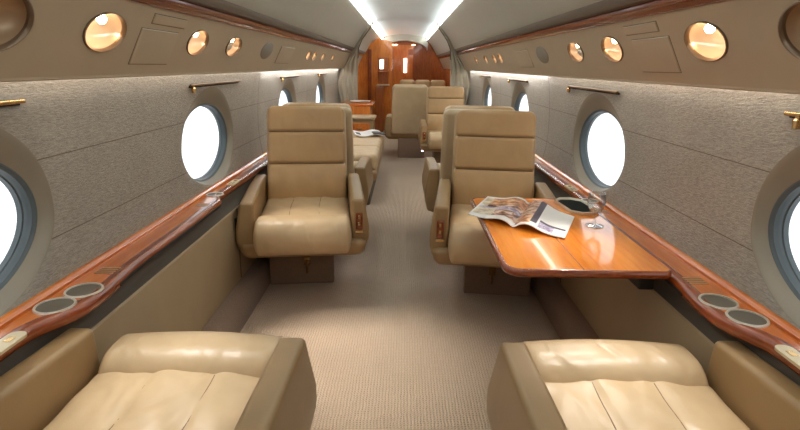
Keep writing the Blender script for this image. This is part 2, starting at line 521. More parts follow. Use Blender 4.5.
def make_lamp(side,y,k):
    r = RAD[k]; hv = HV[k]
    m2 = psu_frame(side,y,VC) @ Matrix.Diagonal((1,hv/r,1,1))
    if k == 'speaker':
        t = thing('speaker_grille', lamp_label(side,k,y), 'speaker', (0,0,0), group='speaker grilles in the overhead panels')
        bm = bmesh.new(); lathe(bm, [(0,.004),(r*.94,.004),(r,.002),(r,-.004)], 32, M=m2)
        obj('grille', bm, M['spk'], t); return
    t = thing('reading_light' if k!='gasper' else 'air_nozzle_light', lamp_label(side,k,y), 'reading light', (0,0,0), group='round lights in the overhead panels')
    bm = bmesh.new()
    lathe(bm, [(r+.006,.0),(r+.005,.004),(r+.001,.005),(r-.004,-.002),(r-.003,-.012),(r+.003,-.012)], 40, M=m2, closed=True)
    obj('bezel', bm, M['psu_bezel'], t)
    bm = bmesh.new(); d = .052
    prof = [(r-.003,-.006)]
    for i in range(1,11):
        a = i/10*PI/2; prof.append(((r-.003)*math.cos(a)**.7 if i<10 else 0, -.006-d*math.sin(a)))
    lathe(bm, prof, 40, M=m2)
    obj('bowl', bm, M['cupbowl'] if k=='cup' else M['copper'], t)
    bm = bmesh.new()
    br = {'cup':.014,'lamp':.014,'lamp2':.013,'gasper':.012,'small':.012}[k]
    mb = psu_frame(side,y,VC) @ Matrix.Translation((0,hv*.50,-d*.42))
    lathe(bm, [(0,br*.8),(br*.7,br*.6),(br,0),(br*.8,-br*.6),(0,-br*.8)], 20, M=mb)
    if k=='cup': obj('lens', bm, M['psu'], t)
    else: obj('bulb', bm, M['bulb'], t)
    if k=='gasper':
        bm = bmesh.new()
        mg = psu_frame(side,y,VC) @ Matrix.Translation((-.03,-.008,-d*.45))
        lathe(bm, [(0,.02),(.012,.02),(.016,.014),(.026,.012),(.03,.002),(.03,-.01),(0,-.012)], 24, M=mg)
        obj('nozzle', bm, M['chrome'], t)
M['spk'] = plain('grey_grille', (128,118,104), .8)
M['psu_bezel'] = plain('bezel_ring', (120,98,76), .3, .4)
M['cupbowl'] = plain('tan_bowl', (186,156,124), .35, .2)
for s in (-1,1):
    for y,k in LAMPS: make_lamp(s,y,k)

# hatches on the overhead panels
def hatch(side, y0,y1,v0,v1,name,label,raised=.002,skew=.0):
    t = thing(name, label, 'panel', group='flush hatches in the overhead panels')
    m = psu_frame(side,0,0)
    bm = bmesh.new()
    rbox(bm, y0,y1,v0,v1,-.004,.001, .004, (1,1,1), M=m); obj('gap', bm, M['psu_line'], t)
    bm = bmesh.new()
    rbox(bm, y0+.003,y1-.003,v0+.003,v1-.003,-.003,.004, .003, (1,1,1), M=m); obj('cover', bm, M['psu'], t)
for s in (-1,1):
    hatch(s,1.71,1.99,.035,.165,'access_hatch','square flush hatch in the %s overhead panel between two lit reading lights'%WHERE[s])
    hatch(s,1.76,2.02,.180,.218,'hatch_strip','narrow raised strip above the square hatch on the %s overhead panel'%WHERE[s])
    hatch(s,3.62,4.05,.05,.18,'flush_hatch','faint flush hatch on the %s overhead panel beyond the grey grille'%WHERE[s])

# small screws are left out; wood band, channel and ceiling
for s in (-1,1):
    k = 1 if s<0 else 2
    strip_mesh('trim_%d'%(2+k), [(.800,1.425),(.793,1.422),(.783,1.428),(.775,1.440),(.771,1.456),(.775,1.462)], M['wood_dark'], side=s)
    strip_mesh('trim_%d'%(4+k), [(.775,1.462),(.760,1.466),(.745,1.488),(.742,1.502)], M['groove'], side=s)
    cp = [(.742,1.502),(.728,1.520)]
    for i in range(1,9):
        a = i/8; cp.append((.728-.211*a+.015*math.sin(a*PI), 1.520+.305*a))
    strip_mesh('trim_%d'%(6+k), cp, M['ceiling'], side=s)
    # small ledge at the top of the side panel holding the light strip
    strip_mesh('trim_%d'%(8+k), [(.517,1.825),(.508,1.832),(.508,1.850),(.49,1.872),(.455,1.88)], M['ceiling_c'], side=s)
bm = bmesh.new()
cp = [(x/16*.455, 1.88+.045*(1-(x/16)**2)) for x in range(-16,17)]
sweep_y(bm, lambda y: cp, frange(Y0,Y1,.8), closed=False)
tag(obj('ceiling', bm, M['ceiling_c'], angle=60), kind='structure')

# roof blocks: outer skin above so that no daylight leaks in
def emit_strip(name, pts, m, y0,y1, side, label, cat, group):
    bm = bmesh.new(); sweep_y(bm, lambda y: [(side*x,z) for x,z in pts], [y0,y1])
    o = obj(name, bm, m, smooth=False); tag(o, label, cat, group); return o
for s in (-1,1):
    emit_strip('ceiling_light_strip', [(.505,1.833),(.503,1.848),(.492,1.848),(.494,1.833)], M['strip'], -2.1, 12.2, s,
               'long glowing white light strip along the %s edge of the centre ceiling'%WHERE[s], 'light strip', 'ceiling light strips')
    emit_strip('wall_wash_strip', [(.924,1.206),(.924,1.213),(.938,1.213),(.938,1.206)], M['wash'], -2.1, 3.55, s,
               'thin warm light strip under the %s overhead panel beside the near windows'%WHERE[s], 'light strip', 'wall wash light strips')
    emit_strip('wall_wash_strip', [(.924,1.206),(.924,1.213),(.938,1.213),(.938,1.206)], M['wash2'], 3.60, 7.85, s,
               'brighter white light strip under the %s overhead panel beside the far windows'%WHERE[s], 'light strip', 'wall wash light strips')

# floor, plinths, lower panels, kick bands
bm = bmesh.new(); 
g = [[bm.verts.new((x,y,0)) for x in (-1.1,-.5,0,.5,1.1)] for y in frange(Y0,Y1,.5)]
for i in range(len(g)-1):
    for j in range(4): bm.faces.new((g[i][j],g[i][j+1],g[i+1][j+1],g[i+1][j]))
tag(obj('floor', bm, M['carpet']), kind='structure')
for s in (-1,1):
    w = WHERE[s]
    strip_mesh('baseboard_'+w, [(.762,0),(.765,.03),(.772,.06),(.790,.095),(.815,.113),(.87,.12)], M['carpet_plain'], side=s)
    k = 1 if s<0 else 2
    strip_mesh('trim_%d'%(10+k), [(.862,.11),(.862,.30),(.864,.45),(.868,.505),(.873,.512)], M['lower'], side=s)
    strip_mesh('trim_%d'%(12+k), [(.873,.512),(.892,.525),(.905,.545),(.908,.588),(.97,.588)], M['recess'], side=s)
    # joint line on the lower panel
    for y in (2.62,4.35,6.1):
        bm = bmesh.new(); box(bm, *(sorted((s*.8595,s*.866))), y-.003,y+.003,.125,.51)
        tag(obj('trim_%d'%(20+k), bm, M['psu_line'], smooth=False), kind='structure')

# ledges -------------------------------------------------------------
def inner_x(y):
    def sm(a,b,t): t=max(0,min(1,(t-a)/(b-a))); return t*t*(3-2*t)
    w = 0
    for (a,b) in ((1.17,2.42),(4.8,6.1)):
        k = sm(a-.05,a+.10,y)*(1-sm(b-.06,b+.06,y))
        w = max(w, k*(.040 + .020*math.exp(-((y-a-.17)/.14)**2)))
    return .892 - w
ZL = .62
def ledge(side):
    w = WHERE[side]
    t = thing('side_ledge', 'long glossy cherry wood ledge running under the %s windows'%w, 'ledge', group='side ledges under the windows')
    ys = frange(-1.9,7.8,.04)
    bm = bmesh.new()
    def top(y):
        xi = inner_x(y); xo = wall_x(.62)+.004
        return [(side*a,b) for a,b in ((xo,ZL),(xi+.035,ZL),(xi+.034,ZL-.012),(xo,ZL-.012))]
    sweep_y(bm, top, ys); obj('top_surface', bm, M['wood'], t)
    bm = bmesh.new()
    def edge(y):
        xi = inner_x(y)
        return [(side*a,b) for a,b in ((xi+.0355,ZL+.0005),(xi+.018,ZL+.0015),(xi+.007,ZL-.002),(xi+.001,ZL-.009),(xi,ZL-.018),(xi+.002,ZL-.030),(xi+.009,ZL-.036),(xi+.045,ZL-.036),(xi+.045,ZL-.013),(xi+.0355,ZL-.013))]
    sweep_y(bm, edge, ys); obj('front_edge', bm, M['wood_red'], t)
    bm = bmesh.new()
    def back(y):
        xo = wall_x(.62)+.006
        return [(side*a,b) for a,b in ((xo,ZL-.002),(xo-.022,ZL-.002),(xo-.021,ZL+.008),(xo-.012,ZL+.016),(xo,ZL+.018))]
    sweep_y(bm, back, [ys[0],ys[-1]]); obj('back_rail', bm, M['wood'], t)
    # slot of the stowed table
    bm = bmesh.new()
    yy = frange(1.45,2.45,.05)
    def slot(y):
        xi = inner_x(y); return [(side*a,b) for a,b in ((xi-.0006,ZL-.018),(xi-.0006,ZL-.029),(xi+.006,ZL-.029),(xi+.006,ZL-.018))]
    sweep_y(bm, slot, yy); obj('table_slot', bm, M['dark_blind'], t)
    def ring(cx,cy,r,name='cup_holder',lid=False):
        bm = bmesh.new()
        lathe(bm, [(r,0),(r+.0005,.004),(r+.0055,.004),(r+.007,0)], 36, (side*cx,cy,ZL+.0005), closed=True)
        p = obj(name, bm, M['chrome'], t)
        bm = bmesh.new()
        lathe(bm, [(r,.0012),(r*.86,.0008),(r*.84,.0004),(0,.0004)], 36, (side*cx,cy,ZL+.0005))
        obj('lining', bm, M['cupfloor'], p)
    ring(.908,1.255,.043); ring(.890,1.352,.043)
    ring(.918,2.47,.036)
    ring(.918,5.0,.042); ring(.918,5.1,.042)
    for (cy,l,cx) in ((1.04,.15,.895),(2.74,.13,.912)):
        bm = bmesh.new(); slab(bm, [(side*cx+x_,cy+y_) for x_,y_ in round_rect(-.021,.021,-l/2,l/2,(.018,)*4)], ZL-.002, ZL+.005)
        p = obj('control_panel', bm, M['plate'], t)
        bm = bmesh.new()
        bm.free()
        for qx in (-.0075,.0075):
            for i in range(3):
                bm = bmesh.new(); box(bm, side*cx+qx-.0045,side*cx+qx+.0045,cy-l/2+.014+i*.016,cy-l/2+.020+i*.016,ZL+.0048,ZL+.0056)
                obj('slot', bm, M['dark_blind'], p, smooth=False)
        bm = bmesh.new(); rbox(bm, side*cx-.008,side*cx+.008,cy+l/2-.050,cy+l/2-.028,ZL+.0045,ZL+.0065,.002,(1,1,1))
        obj('switch', bm, M['gold'], p)
    for cy in (1.50,2.28):
        bm = bmesh.new()
        for i in range(4): box(bm, side*.905-.028,side*.905+.028,cy-.026+i*.014,cy-.018+i*.014,ZL-.001,ZL+.0015)
        obj('air_grille', bm, M['grl'], t, smooth=False)
M['grl'] = plain('pale_grille', (176,140,100), .4, .3)
for s in (-1,1): ledge(s)

# window shade rods ----------------------------------------------------
names = {0:'behind the near seats',1:'nearest, cut by the photo edge',2:'above the second window',3:'above the third window',4:'above the fourth window'}
for s in (-1,1):
    for i,yc in enumerate(WIN):
        if i==0: continue
        yc += {1:-.10,2:.07}.get(i,0)
        t = thing('shade_rail', 'thin metal window shade handle on the %s wall, %s'%(WHERE[s],names[i]), 'shade handle', group='shade handles above the windows')
        x = wall_x(1.148)-.012
        bm = bmesh.new(); rbox(bm, s*x-.006,s*x+.006,yc-.36,yc+.36,1.143,1.154,.004,(1,1,1)); obj('bar', bm, M['brass'] if i>1 else M['gold'], t)
        bm = bmesh.new(); rbox(bm, *sorted((s*(x+.004),s*(x+.02))),yc-.352,yc+.352,1.138,1.148,.002,(1,1,1)); obj('slot', bm, M['dark_blind'], t)
        for yk in ((yc-.34,) if s<0 else (yc+(.31 if i==1 else .34),)):
            bm = bmesh.new(); lathe(bm, [(0,-.030),(.009,-.028),(.010,-.008),(.006,-.004),(.006,.004),(0,.004)], 16, (s*(x-.004),yk,1.143)); obj('knob', bm, M['gold'], t)

# ------------------------------------------------------------------ chairs
def make_chair(label, loc, rz, recline=8, control_side=1, group='tan leather cabin armchairs', detail=True, soft=False, w=1.0, pedal=True, led=False):
    """local: faces -Y; origin on the floor under the seat"""
    t = thing('cabin_armchair', label, 'armchair', loc, rz, group)
    lea = M['leather']; soft_m = M['leather_soft']
    rnd = random.Random(label)
    ph = rnd.random()*6
    # pedestal
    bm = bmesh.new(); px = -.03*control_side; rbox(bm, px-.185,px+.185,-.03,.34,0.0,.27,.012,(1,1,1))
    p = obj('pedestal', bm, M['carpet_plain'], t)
    bm = bmesh.new(); rbox(bm, -.02,.02,-.040,-.028,.12,.17,.004,(1,1,1)); rbox(bm,-.006,.006,-.046,-.036,.07,.15,.003,(1,1,1)); obj('latch', bm, M['brass'], p)
    # shell under the seat
    def fs(v):
        k = (v.z-.258)/.08; k = max(0,min(1,k)); q = .93+.07*k**.6
        return (v.x*q, v.y*(.92+.08*k), v.z)
    bm = bmesh.new(); rbox(bm, -.330,.330,-.305,.33,.255,.35,.035,(6,6,2),fs); obj('seat_shell', bm, M['leather_arm'], t)
    # seat cushion
    sw = .246
    def fc(v):
        z = v.z
        if z > .40:
            z += .014*math.cos(v.x/sw*PI/2)
            for xs in (-.080,.080): z -= .007*math.exp(-abs(v.x-xs)/.014)
            z += .0035*math.sin(v.x*40+v.y*26+ph)*math.sin(v.y*15+ph)
        return (v.x,v.y,z)
    bm = bmesh.new(); rbox(bm, -sw,sw,-.25,.30+.1*(recline>20),.32,.448,.03,(46,20,1),fc); obj('seat_cushion', bm, soft_m, t)
    bm = bmesh.new()
    for xs in (-.080,.080):
        tube(bm, [(xs+.006*math.sin(y*9+ph), y, .4465+.014*math.cos(xs/sw*PI/2)-.0055+.0035*math.sin(xs*40+y*26+ph)*math.sin(y*15+ph)) for y in frange(-.22,.26+.1*(recline>20),.03)], .0026, 6)
        bm2 = None
    if detail:
        half = len(bm.verts)//2
        bmesh.ops.delete(bm, geom=[v for k,v in enumerate(bm.verts) if k >= half], context='VERTS')
        obj('seat_seam', bm, M['seam'], t)
        bm = bmesh.new(); xs = .080
        tube(bm, [(xs+.006*math.sin(y*9+ph), y, .4465+.014*math.cos(xs/sw*PI/2)-.0055+.0035*math.sin(xs*40+y*26+ph)*math.sin(y*15+ph)) for y in frange(-.22,.26+.1*(recline>20),.03)], .0026, 6)
        obj('seat_seam', bm, M['seam'], t)
    else: bm.free()
    # front roll: full round in section, nearly square at the ends
    RR = .094
    def fr(v):
        x = v.x; L = sw-RR
        if abs(x) > L: x = math.copysign(sw-.028 + (abs(x)-L)*.028/RR, x)
        else: x = x*(sw-.028)/L
        z = v.z + .005*math.cos(x/sw*PI/2); y = v.y
        y -= .016*math.cos(x/sw*PI/2)*(1 if v.y<-.3 else 0.2)
        if v.z>.4:
            e = max(0,(abs(x)-.12)/.12)
            z += .0022*math.sin(x*90+ph+v.y*20)*max(0,(v.y+.33)/.1)*(.3+e)
        return (x,y,z)
    bm = bmesh.new(); rbox(bm, -sw,sw,-.425,-.205,.300,.492,RR,(34,4,2),fr); obj('front_roll', bm, soft_m, t)
    # arms
    for s in (-1,1):
        def fa(v):
            x = v.x; z = v.z; y = v.y
            k = max(0,min(1,(.565-v.z)/.14))
            out = max(0,min(1,(s*x-.262)/.05))
            x += s*.022*k*out
            lowk = max(0,(.36-v.z)/.08); x -= s*.020*lowk*out
            fk = max(0,min(1,(-v.y-.05)/.2)); y -= .018*k*fk
            y += .02*lowk*fk
            z -= .020*max(0,min(1,(-v.y+.1)/.35))*max(0,min(1,(v.z-.3)/.2))
            return (x,y,z)
        bm = bmesh.new(); rbox(bm, *( (.250,.322) if s>0 else (-.322,-.250)), -.245-.03*(s!=control_side),.36,.285,.579,.017,(3,8,10),fa)
        a = obj('armrest', bm, M['leather_arm'], t)
        if s == control_side:
            cx = s*.290
            bm = bmesh.new(); rbox(bm, cx-.018,cx+.018,-.272,-.250,.400,.49,.006,(1,1,1)); c = obj('control_panel', bm, M['wood_red'], a)
            bm = bmesh.new()
            for q in range(2): rbox(bm, cx-.007,cx+.007,-.277,-.270,.425+q*.035,.445+q*.035,.003,(1,1,1))
            obj('button', bm, M['gold'], c)
            bm = bmesh.new(); rbox(bm, cx-.022,cx+.022,-.272,-.250,.382,.396,.003,(1,1,1)); obj('trim_bar', bm, M['gold'], c)
    # back, in a frame hinged at the rear of the seat
    R = Matrix.Translation((0,.235,.40)) @ Matrix.Rotation(-math.radians(recline),4,'X')
    bw = .240
    if recline > 20: R = Matrix.Translation((0,.36,.40)) @ Matrix.Rotation(-math.radians(recline),4,'X')
    def taper(v, lo=.05, hi=.63):
        k = max(0,min(1,(v.z-lo)/(hi-lo)))
        return 1-.035*k
    def shoulder(v):
        k = max(0,(v.z-.565)/.045); k=min(1.4,k)
        return 1-.075*k*k*.9
    def fb(v, c):
        x = v.x*taper(v)*shoulder(v)
        y = v.y
        if v.y < .05: y -= .012*math.cos(min(1,abs(v.x)/bw)*PI/2)
        return (x,y,v.z)
    def fh(v): return fb(v,0)
    bm = bmesh.new(); rbox(bm, -bw,bw,.0,.09,.455,.612,.026,(8,1,6),fh,R); obj('headrest', bm, lea, t)
    bm = bmesh.new(); rbox(bm, -bw,bw,-.004,.09,.262,.460,.026,(8,1,4),fh,R); obj('upper_cushion', bm, lea, t)
    def fl(v):
        x,y,z = fb(v,0)
        if v.y<.05: y -= .018*math.sin(max(0,min(1,(v.z-.02)/.24))*PI) + .003*math.sin(v.x*55+ph)*math.cos(v.z*20)
        return (x,y,z)
    bm = bmesh.new(); rbox(bm, -bw,bw,-.004,.09,.020,.267,.028,(20,1,8),fl,R); obj('lumbar_cushion', bm, lea, t)
    def fsh(v):
        x = v.x*taper(v)*shoulder(v)
        return (x, v.y, v.z)
    bm = bmesh.new(); rbox(bm, -bw-.010,bw+.010,.055,.135,-.06,.605,.035,(6,1,8),fsh,R); obj('back_shell', bm, M['leather_pale'], t)
    # seams: crease pipings
    bm = bmesh.new()
    for z in (.262,.457):
        k = taper(Vector((0,0,z)))
        tube(bm, [R@Vector((x*k, .004-.012*math.cos(min(1,abs(x)/bw)*PI/2), z)) for x in frange(-bw+.012,bw-.012,.03)], .0028, 6)
    obj('seam_piping', bm, M['seam'], t)
    if led:
        s = control_side
        bm = bmesh.new(); lathe(bm, [(0,.006),(.012,.005),(.014,0),(0,0)], 16, M=Matrix.Translation((s*.288,.16,.20)) @ Matrix.Rotation(PI,4,'X')); 
        obj('courtesy_light', bm, M['led'], t)
    return t
D = math.radians
make_chair('tan leather armchair facing the camera beside the left windows', (-.548,2.86,0), D(8), 8, 1, led=True)
make_chair('tan leather armchair facing the camera behind the wooden table with magazine', (.512,2.75,0), D(-6), 8, -1, led=True)
make_chair('near left armchair facing away, only seat and arms showing at bottom of photo', (-.565,.99,0), D(180), 38, -1)
make_chair('near right armchair facing away, seat and arms showing below the table', (.580,.985,0), D(180), 38, 1)
make_chair('armchair facing away, standing back to back behind the left armchair', (-.575,3.80,0), D(180), 8, -1)
make_chair('armchair facing away, standing back to back behind the right armchair', (.50,3.78,0), D(180), 8, 1)
make_chair('distant armchair facing the camera before the right curtain', (.54,6.42,0), 0, 8, -1, led=True)
make_chair('distant armchair turned away in the aisle, plain back towards the camera', (.085,7.50,0), D(180), 4, 1)

# ------------------------------------------------------------------ folding table on the right
t = thing('folding_table', 'glossy cherry wood table with red rounded edge, folded out from the right ledge', 'table', (.6,1.97,0))
TX0,TX1,TY0,TY1 = .322-.6,.85-.6,1.510-1.97,2.43-1.97
ZTAB = .640
RS = (.012,.05,.055,.03)
bm = bmesh.new(); slab(bm, round_rect(TX0+.014,TX1-.004,TY0+.014,TY1-.014,[r*.8 for r in RS]), ZTAB-.018, ZTAB); obj('tabletop', bm, M['wood_table'], t, angle=20)
# rounded edge band
bm = bmesh.new()
secs = [(.014,.0003),(.010,.0015),(.005,0),(.001,-.006),(0,-.012),(.002,-.020),(.008,-.025),(.016,-.026),(.030,-.026),(.030,-.019),(.014,-.0185)]
rings = []
for (ins,dz) in secs:
    pts = round_rect(TX0+ins,TX1-ins*.3,TY0+ins,TY1-ins,[max(.004,r-ins*.5) for r in RS])
    rings.append([bm.verts.new((x,y,ZTAB+dz)) for x,y in pts])
n = len(rings[0])
for i in range(len(rings)):
    A,B = rings[i], rings[(i+1)%len(rings)]
    for k in range(n): bm.faces.new((A[k],A[(k+1)%n],B[(k+1)%n],B[k]))
obj('edge_band', bm, M['wood_red'], t)
bm = bmesh.new(); box(bm, -.030,-.0275,TY0+.014,TY1-.016,ZTAB-.001,ZTAB+.0004); obj('leaf_joint', bm, M['wood_red'], t, smooth=False)
bm = bmesh.new()
for yy in (TY0+.10,TY1-.12): box(bm, TX0+.10,TX1-.04,yy,yy+.05,ZTAB-.040,ZTAB-.018)
rbox(bm, TX1-.08,TX1-.03,TY0+.06,TY1-.06,ZTAB-.085,ZTAB-.026,.006,(1,1,1)); obj('support_bracket', bm, M['black'], t)

# magazine on the table -------------------------------------------------
def mag():
    t = thing('magazine', 'open glossy magazine with a colour photo spread lying on the wooden table', 'magazine', (0,0,0))
    import itertools
    z = ZTAB+.0022
    TLc=Vector((.405,2.395)); 
    P = dict(bl=MAG[0], tl=MAG[1], st=MAG[2], tr=MAG[3], br=MAG[4], sb=MAG[5])
    nu,nv = 24,16
    def hgt(u,left):
        # u: 0 at spine 1 at the outer edge
        return .004 + .022*math.exp(-((u-.28)/.25)**2)*(1 if not left else .75) - .012*math.exp(-(u/.07)**2) + (.006*u if left else .002*u)
    for left in (True,False):
        a0,a1 = P['sb'],P['st']; b0,b1 = (P['bl'],P['tl']) if left else (P['br'],P['tr'])
        def S(u,v,dz=0):
            p = (a0*(1-v)+a1*v)*(1-u) + (b0*(1-v)+b1*v)*u
            return Vector((p.x,p.y,z+max(.001,hgt(u,left))+dz))
        bm = bmesh.new()
        g = [[bm.verts.new(S(i/nu,j/nv)) for j in range(nv+1)] for i in range(nu+1)]
        h = [[bm.verts.new(S(i/nu,j/nv,-.0035 if hgt(i/nu,left)>.005 else -.0008)) for j in range(nv+1)] for i in range(nu+1)]
        def mi(u,v):
            if left:
                if u>.97 or v<.10 or v>.96: return 0
                if v<.42 and u>.55: return 3
                if v>.62 and u<.80: return 2
                if .36<v<=.52: return 4
                return 3 if u>.8 else 5
            if u<.30 and v>.06 and v<.97: return 5 if v>.35 else 2
            if .30<=u<.42 and v>.10: return 1
            if u>.46 and u<.95 and v<.34 and v>.28: return 1
            if u>.46 and u<.75 and .08<v<.25: return 4
            return 0
        for i in range(nu):
            for j in range(nv):
                f = bm.faces.new((g[i][j],g[i+1][j],g[i+1][j+1],g[i][j+1])); f.material_index = mi((i+.5)/nu,(j+.5)/nv)
                bm.faces.new((h[i][j],h[i+1][j],h[i+1][j+1],h[i][j+1]))
        for i in range(nu):
            bm.faces.new((g[i][0],g[i+1][0],h[i+1][0],h[i][0])); bm.faces.new((g[i][nv],g[i+1][nv],h[i+1][nv],h[i][nv]))
        for j in range(nv):
            bm.faces.new((g[nu][j],g[nu][j+1],h[nu][j+1],h[nu][j])); bm.faces.new((g[0][j],g[0][j+1],h[0][j+1],h[0][j]))
        obj('page', bm, [M['paper'],M['inkdark'],M['ph1'],M['ph2'],M['ph3'],M['ph4']], t)
def photo(name, stops, sc):
    m, nt, b = newmat(name); h = noise(nt, coords(nt), sc, 3, .6, .4)
    nt.links.new(ramp(nt, h, stops), b.inputs['Base Color']); b.inputs['Roughness'].default_value = .3; return m
M['ph1'] = photo('printed_amber_picture', [(.35,lin((120,62,36))),(.5,lin((214,140,84))),(.62,lin((236,204,170)))], 26)
M['ph2'] = photo('printed_beige_picture', [(.4,lin((190,166,130))),(.6,lin((232,222,204)))], 30)
M['ph3'] = photo('printed_lilac_picture', [(.4,lin((128,110,150))),(.6,lin((212,204,222)))], 40)
M['ph4'] = photo('printed_mixed_picture', [(.38,lin((58,44,52))),(.5,lin((190,130,96))),(.62,lin((232,214,200)))], 34)
MAG = [Vector(p) for p in ((.277,2.095),(.408,2.405),(.590,2.33),(.722,2.095),(.596,1.81),(.436,1.95))]
mag()

# tray and glass ---------------------------------------------------------
t = thing('drinks_tray', 'small pale-rimmed tray with dark green lining on the wooden table by the window', 'tray', (.785,2.27,ZTAB), D(0))
def octo(l,w,c): return [(l-c,w),(-(l-c),w),(-l,w-c),(-l,-(w-c)),(-(l-c),-w),(l-c,-w),(l,-(w-c)),(l,w-c)]
def tilt(pts,a): return [(x*math.cos(a)-y*math.sin(a), x*math.sin(a)+y*math.cos(a)) for x,y in pts]
TA = D(96)
bm = bmesh.new()
rings=[]
for (k,zz) in ((1.0,.0),(1.04,.012),(1.02,.015),(.98,.014),(.93,.005),(.93,.0)):
    rings.append([bm.verts.new((x,y,zz)) for x,y in tilt(octo(.125*k,.062*k,.035*k),TA)])
for i in range(len(rings)):
    A,B=rings[i],rings[(i+1)%len(rings)]
    for k in range(8): bm.faces.new((A[k],A[(k+1)%8],B[(k+1)%8],B[k]))
obj('rim', bm, M['tray_rim'], t)
bm = bmesh.new(); slab(bm, tilt(octo(.125*.94,.062*.94,.035*.94),TA), .001,.006); obj('lining', bm, M['tray_in'], t, smooth=False)

bm = bmesh.new()
GL = (.768,1.99)
prof = [(0,.002),(.034,.0015),(.035,.003),(.020,.006),(.006,.010),(.0045,.020),(.0045,.048),(.008,.054),(.022,.062),(.031,.078),(.035,.098),(.033,.122),(.031,.136),(.0298,.136),(.0318,.122),(.0335,.098),(.0295,.079),(.020,.064),(0,.058)]
lathe(bm, prof, 40, (GL[0],GL[1],ZTAB))
tag(obj('wine_glass', bm, M['glass']), 'empty clear stemmed glass standing on the wooden table beside the tray', 'glass')

# black fitting on the left lower panel -----------------------------------
t = thing('wall_socket', 'small black socket fitting on the lower left side panel beside the armchair', 'socket', (-.862,2.60,.41))
bm = bmesh.new(); rbox(bm, -.004,.020,-.03,.03,-.07,.06,.008,(1,1,1)); obj('housing', bm, M['black'], t)
bm = bmesh.new(); rbox(bm, .015,.034,-.012,.012,-.045,.03,.006,(1,1,1)); obj('lever', bm, M['black'], t)

# ------------------------------------------------------------------ divan, credenza, papers on the left, far
t = thing('divan', 'low tan leather divan along the left side beyond the two back to back armchairs', 'divan', (-.55,5.45,0))
bm = bmesh.new(); rbox(bm, -.28,.26,-.85,.85,0,.24,.02,(1,1,1)); obj('base', bm, M['dark_brown'] if 'dark_brown' in M else M['recess'], t)
bm = bmesh.new(); rbox(bm, -.30,.32,-.88,.88,.23,.33,.04,(2,4,1)); obj('frame', bm, M['leather_arm'], t)
for i in range(3):
    bm = bmesh.new(); a=-.86+i*.575; rbox(bm, -.22,.325,a,a+.57,.32,.47,.05,(4,4,1)); obj('seat_cushion', bm, M['leather_soft'], t)
for i in range(3):
    bm = bmesh.new(); a=-.86+i*.575; rbox(bm, -.28,-.18,a,a+.57,.42,.80,.04,(2,4,2)); obj('back_cushion', bm, M['leather'], t)

t = thing('newspaper', 'folded white printed papers lying on the far left divan', 'newspaper', (-.40,6.0,.472), D(10))
bm = bmesh.new()
def fp(v): return (v.x, v.y, v.z+.012*math.sin(v.x*22)+.008)
rbox(bm, -.17,.15,-.22,.20,.002,.014,.004,(8,3,1),fp); obj('sheets', bm, M['paper'], t)
bm = bmesh.new(); rbox(bm, .03,.17,-.23,-.05,.015,.024,.003,(6,2,1),fp); obj('dark_page', bm, M['black'], t)
bm = bmesh.new(); rbox(bm, -.15,-.10,-.13,.02,.014,.020,.002,(6,2,1),fp); obj('dark_strip', bm, M['black'], t)

t = thing('credenza', 'low tan side cabinet with drawer in front of a glossy wooden counter, far left', 'cabinet', (-.60,6.85,0))
bm = bmesh.new(); rbox(bm, -.25,.22,-.20,.12,0,.58,.01,(1,1,1)); obj('body', bm, M['leather_arm'], t)
bm = bmesh.new(); rbox(bm, -.25,.24,-.23,.12,.58,.61,.010,(1,1,1)); obj('top', bm, M['leather_pale'], t)
bm = bmesh.new(); rbox(bm, -.10,.17,-.215,-.198,.40,.53,.006,(1,1,1)); d = obj('drawer', bm, M['wood'], t)
bm = bmesh.new(); rbox(bm, .01,.07,-.228,-.212,.455,.475,.004,(1,1,1)); obj('handle', bm, M['gold'], d)
t = thing('wooden_counter', 'glossy orange wooden counter at the far left before the curtain', 'counter', (-.60,7.35,0))
bm = bmesh.new(); rbox(bm, -.25,.16,-.36,.36,0,.72,.01,(1,1,1)); obj('body', bm, M['wood_panel'], t)
bm = bmesh.new(); rbox(bm, -.25,.19,-.37,.37,.72,.75,.012,(1,1,1)); obj('countertop', bm, M['wood'], t)

# galley cabinet beyond the curtain, left
t = thing('galley_cabinet', 'tall wooden galley cabinet with a lit niche beyond the left curtain', 'cabinet', (-.60,10.3,0))
bm = bmesh.new()
pts = [(-.32,0),(.36,0),(.36,1.70),(.10,1.76),(-.05,1.66),(-.20,1.45),(-.32,1.2)]
A=[bm.verts.new((x,.0,z)) for x,z in pts]; B=[bm.verts.new((x,1.9,z)) for x,z in pts]
bm.faces.new(A); bm.faces.new(B)
for i in range(len(pts)): bm.faces.new((A[i],A[(i+1)%len(pts)],B[(i+1)%len(pts)],B[i]))
obj('body', bm, M['wood_panel'], t, smooth=False)
bm = bmesh.new(); rbox(bm,.10,.30,-.02,.01,.86,1.40,.008,(1,1,1)); n = obj('niche', bm, M['wood_panel_dark'], t)
bm = bmesh.new(); rbox(bm,.13,.20,-.04,-.015,1.19,1.36,.008,(1,1,1)); obj('lit_glass', bm, M['niche'], n)
bm = bmesh.new(); rbox(bm,.09,.31,-.10,.01,1.125,1.145,.006,(1,1,1)); obj('shelf', bm, M['wood_panel_dark'], n)
bm = bmesh.new(); rbox(bm,.08,.32,-.12,.0,.87,.90,.006,(1,1,1)); obj('counter_shelf', bm, M['leather_pale'], t)
bm = bmesh.new(); rbox(bm,-.10,-.03,-.03,.0,.0,1.55,.006,(1,1,1)); obj('end_post', bm, M['wood_red'], t)
bm = bmesh.new(); rbox(bm,.06,.22,-.30,-.005,0,.86,.01,(1,1,1)); obj('lower_cupboard', bm, M['wood_panel_dark'], t)

